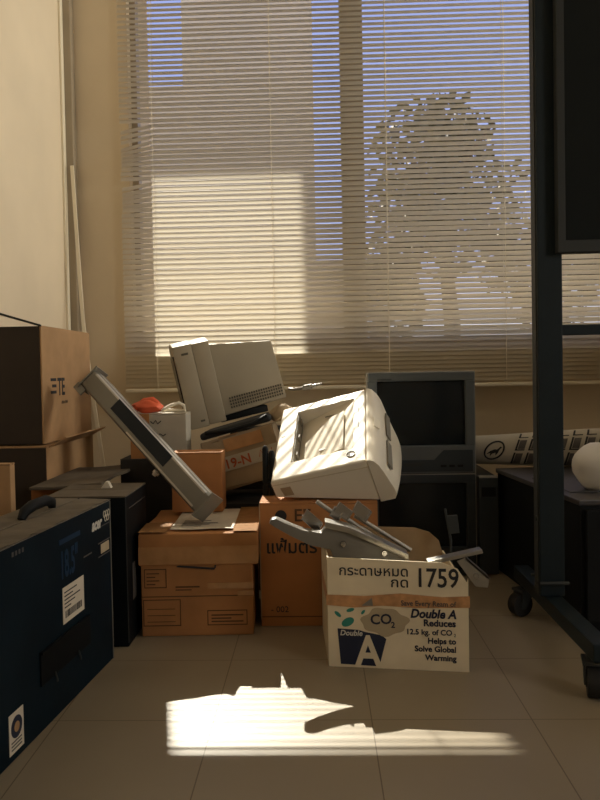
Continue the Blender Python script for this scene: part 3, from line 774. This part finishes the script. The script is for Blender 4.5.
def bracket(label, quad, Y, lip, rod, group=None):
    e = thing('metal_bracket', label, 'bracket', group='metal brackets in the paper carton')
    q = [px(x, y, Y) for x, y in quad]
    b = B(); prism(b, q, Y, Y+.004, 'y', .0006)
    # turned lips along two edges
    for i, j in ((0, 1), (2, 3)):
        p0, p1 = Vector((q[i][0], 0, q[i][1])), Vector((q[j][0], 0, q[j][1])); d = (p1-p0).normalized()*.0012; nn = Vector((d.z, 0, -d.x))
        pts = [p0, p1, p1+nn, p0+nn]
        prism(b, [(p.x, p.z) for p in pts], Y-lip, Y, 'y')
    obj('plate', b, M['chrome'], e)
    if rod:
        b = B(); pts = [px(x, y, Y) for x, y in rod]; tube(b, [(p[0], Y+.010, p[1]) for p in pts], .0055, 10); obj('pin', b, M['galv'], e, True)
    return e
bracket('bent chrome bracket nearest the tip of the grey arm', [(298,520),(304,510),(320,524),(313,534)], 1.795, .016, [(299,519),(311,521)])
bracket('chrome bracket with a round pin, second from the arm tip', [(326,516),(332,507),(341,514),(334,523)], 1.80, .014, [(314,503),(334,517)])
bracket('flat pale chrome bracket in the middle of the bracket cluster', [(331,512),(337,502.5),(350,512.5),(344,522)], 1.795, .012, [(340,518),(375,541)])
bracket('dark chrome bracket furthest right above the grey arm', [(349,512),(355,501),(369,512),(362,523)], 1.815, .016, [(352,517),(408,552)])
rk = thing('metal_bracket', 'thin upright metal rod with a small plate at the carton back', 'bracket', group='metal brackets in the paper carton')
b = B(); a0 = px(447, 566, 1.83); a1 = px(442, 509, 1.83); tube(b, [(a0[0], 1.83, a0[1]), (a0[0]+.001, 1.83, a0[1]+.06), (a1[0], 1.83, a1[1])], .0030, 8); obj('pin', b, M['steel_g'], rk, True)
q = [px(x, y, 1.83) for x, y in ((444,516),(454,515),(456,533),(446,534))]; b = B(); prism(b, q, 1.826, 1.834, 'y', .001); obj('plate', b, M['steel_g'], rk)
rb = thing('metal_bracket', 'galvanised angle bracket hanging over the torn right carton corner', 'bracket', group='metal brackets in the paper carton')
b = B(); q = [px(x, y, 1.66) for x, y in ((424,562),(478,549.5),(479,553),(425,565.5))]; prism(b, q, 1.656, 1.686, 'y', .0008); obj('flat_bar', b, M['galv'], rb)
b = B(); q = [px(x, y, 1.67) for x, y in ((452,560),(461,556),(484,576),(482,586),(470,585))]; prism(b, q, 1.655, 1.658, 'y', .0006)
q = [px(x, y, 1.67) for x, y in ((461,556),(484,576),(483,578),(460,558))]; prism(b, q, 1.655, 1.69, 'y')
obj('channel', b, M['galv'], rb)
b = B(); p = px(472,576,1.655); cyl(b, (p[0], 1.655, p[1]), (p[0], 1.650, p[1]), .006, n=14); obj('bolt', b, M['chrome'], rb, True)

# ------------------------------------------------------------------ televisions
def make_tv(label, z, dark):
    t = thing('television', label, 'television', (.158, 2.40, z), (0, 0, 0), 'stacked tube televisions')
    w, h = .334, .322
    bez = M['tv_d'] if dark else M['tv']
    b = B(); ox0, oz0, ox1, oz1 = .030, .092, w-.028, h-.028
    # frame of four bars
    hexa(b, [(0,0,0),(w,0,0),(w,.06,0),(0,.06,0),(0,0,.09),(w,0,.09),(w,.06,.09),(0,.06,.09)], .004)
    box(b, (0,0,oz1), (w,.06,h), .004); box(b, (0,0,.088), (ox0,.06,oz1+.002), .004); box(b, (ox1,0,.088), (w,.06,oz1+.002), .004)
    obj('bezel', b, bez, t)
    b = B(); box(b, (-.0015,.002,h-.003), (w+.0015,.058,h+.0012), .001); box(b, (-.002,.002,0), (.0,.058,h), .0005); box(b, (w,.002,0), (w+.002,.058,h), .0005); obj('rim', b, M['tv_rim'], t)
    # bulged screen
    b = B(); n = 12; g = []
    for i in range(n+1):
        for j in range(n+1):
            u, v = i/n, j/n; bulge = .014*(1-((2*u-1)**2*.5+(2*v-1)**2*.5))
            g.append(b.verts.new((ox0-.002+u*(ox1-ox0+.004), .024-bulge, oz0-.006+v*(oz1-oz0+.010))))
    for i in range(n):
        for j in range(n): b.faces.new((g[i*(n+1)+j], g[(i+1)*(n+1)+j], g[(i+1)*(n+1)+j+1], g[i*(n+1)+j+1]))
    bmesh.ops.recalc_face_normals(b, faces=b.faces); obj('screen', b, M['screen'], t, True)
    b = B()
    prism(b, [(.008,.008),(w-.008,.008),(w-.008,.076),(.235,.076),(.205,.046),(.008,.046)], -.0025, .0002, 'y', .0008); obj('control_panel', b, M['tv_d'], t)
    b = B(); box(b, (.11,-.0035,.026), (.165,-.0024,.036)); box(b, (.03,-.0008,.298), (.075,.0002,.302)); obj('small_print', b, M['steel_g'], t)
    for i in range(3):
        b = B(); box(b, (.225+i*.026,-.005,.022), (.243+i*.026,-.0024,.030), .001); obj('button', b, M['black'], t)
    b = B(); hexa(b, [(.006,.06,.004),(w-.006,.06,.004),(w-.07,.385,.02),(.07,.385,.02),(.006,.06,h-.006),(w-.006,.06,h-.006),(w-.07,.385,h-.10),(.07,.385,h-.10)], .01)
    obj('rear_housing', b, M['tv_d'], t, True)
    return t
make_tv('dark grey tube television standing on the floor, below the other television', 0.0, True)
make_tv('grey tube television stacked on top of the other television', .3235, False)

tw = thing('computer_tower', 'slim black computer tower standing right of the televisions', 'computer', (.502, 2.40, 0))
b = B(); box(b, (0, .012, .006), (.060, .38, .312), .003); obj('case', b, M['tower'], tw)
b = B(); box(b, (.0, 0, .004), (.060, .012, .314), .003); obj('front_panel', b, M['tv_d'], tw)
b = B(); box(b, (.001, -.001, .309), (.059, .012, .3155), .001); obj('top_edge', b, M['tv_rim'], tw)
b = B(); box(b, (.008, -.001, .25), (.052, .001, .28), .0006); obj('drive_bay', b, M['black'], tw)
for y in (.04, .34):
    b = B(); box(b, (.002, y-.02, 0), (.058, y+.02, .006)); obj('foot', b, M['rubber'], tw)

# ------------------------------------------------------------------ black cabinet and things on it
cab = thing('cabinet', 'low black cabinet behind the wheeled board at right', 'cabinet', (.636, 1.87, 0), (0, 0, rad(5.7)))
CW, CD, CH = .62, .60, .33
b = B(); box(b, (0, 0, .0), (CW, CD, CH-.014), .002); obj('body', b, M['black'], cab)
b = B(); box(b, (-.006, -.006, CH-.014), (CW+.006, CD+.004, CH), .003); obj('top_panel', b, M['blacktop'], cab)
for i in range(2):
    b = B(); box(b, (.01+i*.305, -.014, .03), (.305+i*.305, -.001, CH-.024), .002); d = obj('door', b, M['black'], cab)
    b = B(); tube(b, [(.27+i*.06,-.014,.18),(.27+i*.06,-.03,.175),(.27+i*.06,-.03,.115),(.27+i*.06,-.014,.11)], .004, 8); obj('handle', b, M['steel_g'], d, True)
b = B(); box(b, (.02, .10, CH+.0003), (.30, .36, CH+.003), .001); bk = obj('folder', b, M['blacktop'], None, mtx=cab.matrix_basis.copy()); tag(bk, 'grey flat folder lying on the low black cabinet', 'folder')

ro = thing('cloth_roll', 'rolled ivory cloth with dinosaur badge and square print on cabinet', 'cloth roll')
b = B(); ax0, ax1 = Vector((.502, 2.56, .381)), Vector((1.04, 2.40, .398))
pts = [ax0+(ax1-ax0)*t for t in (0, .02, .06, .2, .35, .5, .65, .8, .95, 1)]
tube(b, pts, [.040, .046, .047, .050, .054, .058, .062, .064, .062, .055], 32); obj('roll', b, M['cloth'], ro, True)
dr = (ax1-ax0).normalized(); up = Vector((0,0,1)); fn = dr.cross(up).normalized()
if fn.y > 0: fn = -fn
def on_roll(s, a, extra=.0012):
    # s along the roll in metres, a: angle from the front, up positive
    s = s+.018*math.sin(a); t = max(0, s/(ax1-ax0).length); i = 0; ts = (0,.02,.06,.2,.35,.5,.65,.8,.95,1); rs = (.040,.046,.047,.050,.054,.058,.062,.064,.062,.055)
    while i < 8 and ts[i+1] < t: i += 1
    r = rs[i]+(rs[i+1]-rs[i])*(t-ts[i])/(ts[i+1]-ts[i])
    return ax0+dr*s+(fn*math.cos(a)+up*math.sin(a))*(r+extra)
def patch(b, s0, s1, a0, a1, n=6):
    g = [[b.verts.new(on_roll(s0+(s1-s0)*i/n, a0+(a1-a0)*j/n)) for j in range(n+1)] for i in range(n+1)]
    for i in range(n):
        for j in range(n): b.faces.new((g[i][j], g[i+1][j], g[i+1][j+1], g[i][j+1]))
b = B()
for i in range(9):
    for a0, a1 in ((-.95, -.10), (.02, .72), (.82, 1.3)):
        patch(b, .150+i*.041, .156+i*.041, a0, a1)
        patch(b, .156+i*.041, .180+i*.041, a0, a0+.07)
pp = obj('square_print', b, M['ink'], ro)
b = B()
for i in range(9):
    for a0, a1 in ((-.88, -.15), (.08, .66)): patch(b, .1575+i*.041, .179+i*.041, a0+.03, a1)
obj('panel_print', b, M['ink_grey'], ro)
b = B()
tube(b, [on_roll(.086+.029*math.cos(k*PI/16), .05+.60*math.sin(k*PI/16)) for k in range(33)], .0028, 6)
din = [(.086+(p-.06)*.78, q) for p, q in [(.032,-.2),(.045,.02),(.06,.12),(.07,.10),(.08,.28),(.088,.25),(.080,.06),(.078,-.12),(.072,-.30),(.068,-.1),(.056,-.16),(.05,-.34),(.047,-.12)]]
vs = [b.verts.new(on_roll(s, a, .0016)) for s, a in din]; b.faces.new(vs)
obj('badge_print', b, M['ink'], ro)

b = B(); blob(b, (.735, 2.02, .392), (.068, .065, .060), .12, 3)
tag(obj('plastic_bag', b, M['plush'], None, True), 'stuffed white plastic bag on the cabinet at the right edge', 'bag')

# ------------------------------------------------------------------ wheeled board
wb_ = thing('rolling_board', 'dark steel wheeled board stand at right edge', 'board stand', (0, 0, 0))
PX, PY = .543, 1.80
for k, dx_ in enumerate((0, 1.25)):
    b = B(); box(b, (PX-.031+dx_, PY-.02, .1195), (PX+.026+dx_, PY+.025, 2.15), .003); obj('post', b, M['steel'], wb_)
    b = B(); box(b, (PX-.0335+dx_, PY-.012, .122), (PX-.031+dx_, PY+.02, 2.15), .0005); obj('post_edge', b, M['steel_g'], wb_)
    b = B(); box(b, (PX-.020+dx_, 1.47, .084), (PX+.020+dx_, 2.07, .119), .003); obj('foot_rail', b, M['steel'], wb_)
    b = B()
    for y in (PY-.035, PY+.04): cyl(b, (PX+.03+dx_, y, .155), (PX-.036+dx_, y, .155), .004, n=8)
    for z in (.15, .30): cyl(b, (PX+dx_-.036, PY, z), (PX+dx_-.03, PY, z), .006, n=12)
    obj('bolt', b, M['steel_g'], wb_, True)
    for y, sw in ((1.53, -.25), (2.02, -1.15)):
        cm = Matrix.Translation((PX+dx_, y, 0)) @ Matrix.Rotation(sw, 4, 'Z')
        b = B(); cyl(b, (0, 0, .070), (0, 0, .0838), .014, n=16); box(b, (-.022, -.03, .064), (.022, .02, .071), .001)
        for s in (-1, 1): prism(b, [(-.025,.066),(.012,.066),(-.012,.026),(-.03,.026)], s*.018-.0015, s*.018+.0015, 'x')
        cs = obj('caster', b, M['steel_g'], wb_, mtx=cm)
        b = B(); cyl(b, (-.014, -.02, .031), (.014, -.02, .031), .031, n=28); bevel(b, .004, 2); obj('wheel', b, M['rubber'], cs, True)
        b = B(); cyl(b, (-.0165, -.02, .031), (.0165, -.02, .031), .012, n=16); obj('hub', b, M['steel_g'], cs)
b = B(); box(b, (PX+.026, PY-.012, .729), (PX+1.22, PY+.012, .753), .002); obj('crossbar', b, M['steel'], wb_)
b = B(); bz0, bz1 = .915, 2.2; x0, x1 = PX+.009, PX+1.24
box(b, (x0, PY-.045, bz0), (x1, PY-.021, bz0+.028), .002); box(b, (x0, PY-.045, bz1-.028), (x1, PY-.021, bz1), .002)
box(b, (x0, PY-.045, bz0+.026), (x0+.018, PY-.021, bz1-.026), .002); box(b, (x1-.018, PY-.045, bz0+.026), (x1, PY-.021, bz1-.026), .002)
obj('board_frame', b, M['steel_g'], wb_)
b = B(); box(b, (x0+.016, PY-.040, bz0+.024), (x1-.016, PY-.024, bz1-.024)); obj('board_panel', b, M['board'], wb_)

# ------------------------------------------------------------------ light
sun = bpy.data.lights.new('sun', 'SUN'); sun.energy = 12; sun.color = (1, .91, .77); sun.angle = rad(.42)
so = bpy.data.objects.new('sun', sun); C.objects.link(so)
so.rotation_euler = Vector((-.22, 1.0, .841)).to_track_quat('Z', 'Y').to_euler()

w = bpy.data.worlds.new('sky'); bpy.context.scene.world = w; w.use_nodes = True
nt = w.node_tree; bgn = nt.nodes['Background']
tc = nt.nodes.new('ShaderNodeTexCoord'); sp = nt.nodes.new('ShaderNodeSeparateXYZ'); rp = nt.nodes.new('ShaderNodeValToRGB')
nt.links.new(tc.outputs['Generated'], sp.inputs[0]); nt.links.new(sp.outputs['Z'], rp.inputs['Fac']); nt.links.new(rp.outputs['Color'], bgn.inputs['Color'])
e = rp.color_ramp.elements
e[0].position = 0.0; e[0].color = (1.0, .98, .95, 1)
e[1].position = .55; e[1].color = (.32, .39, .82, 1)
m_ = e.new(.14); m_.color = (.48, .56, .95, 1)
bgn.inputs['Strength'].default_value = 1.1

for nm, y0, y1, en in (('side_fill_light', RY0, RY1, 122), ('rear_fill_light', SY0, SY1, 38)):  # added fill lamps outside the two added windows, no seen source
    fill_lamp = bpy.data.lights.new(nm, 'AREA'); fill_lamp.shape = 'RECTANGLE'; fill_lamp.size, fill_lamp.size_y = RZ1-RZ0, y1-y0
    fill_lamp.energy = en; fill_lamp.color = (1, .92, .79)
    do = bpy.data.objects.new(nm, fill_lamp); C.objects.link(do)
    do.location = (3.06, (y0+y1)/2, (RZ0+RZ1)/2); do.rotation_euler = (0, rad(90), 0)

# ------------------------------------------------------------------ camera
cam = bpy.data.cameras.new('camera'); co = bpy.data.objects.new('camera', cam); C.objects.link(co)
cam.sensor_fit = 'AUTO'; cam.sensor_width = 36; cam.lens = 36*760/800
cam.shift_x = 9/800; cam.shift_y = -9/800
cam.clip_start = .02; cam.clip_end = 200
yaw, pit, rol = rad(2.0), rad(1.58), rad(1.1)
fw = Vector((-math.sin(yaw)*math.cos(pit), math.cos(yaw)*math.cos(pit), -math.sin(pit)))
r0 = fw.cross(Vector((0,0,1))).normalized(); u0 = r0.cross(fw)
r = r0*math.cos(rol)-u0*math.sin(rol); u = r0*math.sin(rol)+u0*math.cos(rol)
mw = Matrix.Identity(4)
for i in range(3): mw[i][0] = r[i]; mw[i][1] = u[i]; mw[i][2] = -fw[i]; mw[i][3] = (0, 0, .66)[i]
co.matrix_world = mw
S = bpy.context.scene; S.camera = co
S.view_settings.view_transform = 'Standard'; S.view_settings.look = 'None'
S.view_settings.exposure = 0.0; S.view_settings.gamma = 1.0; S.view_settings.use_curve_mapping = False
S.cycles.max_bounces = 10; S.cycles.diffuse_bounces = 6; S.cycles.transparent_max_bounces = 12; S.cycles.use_denoising = True
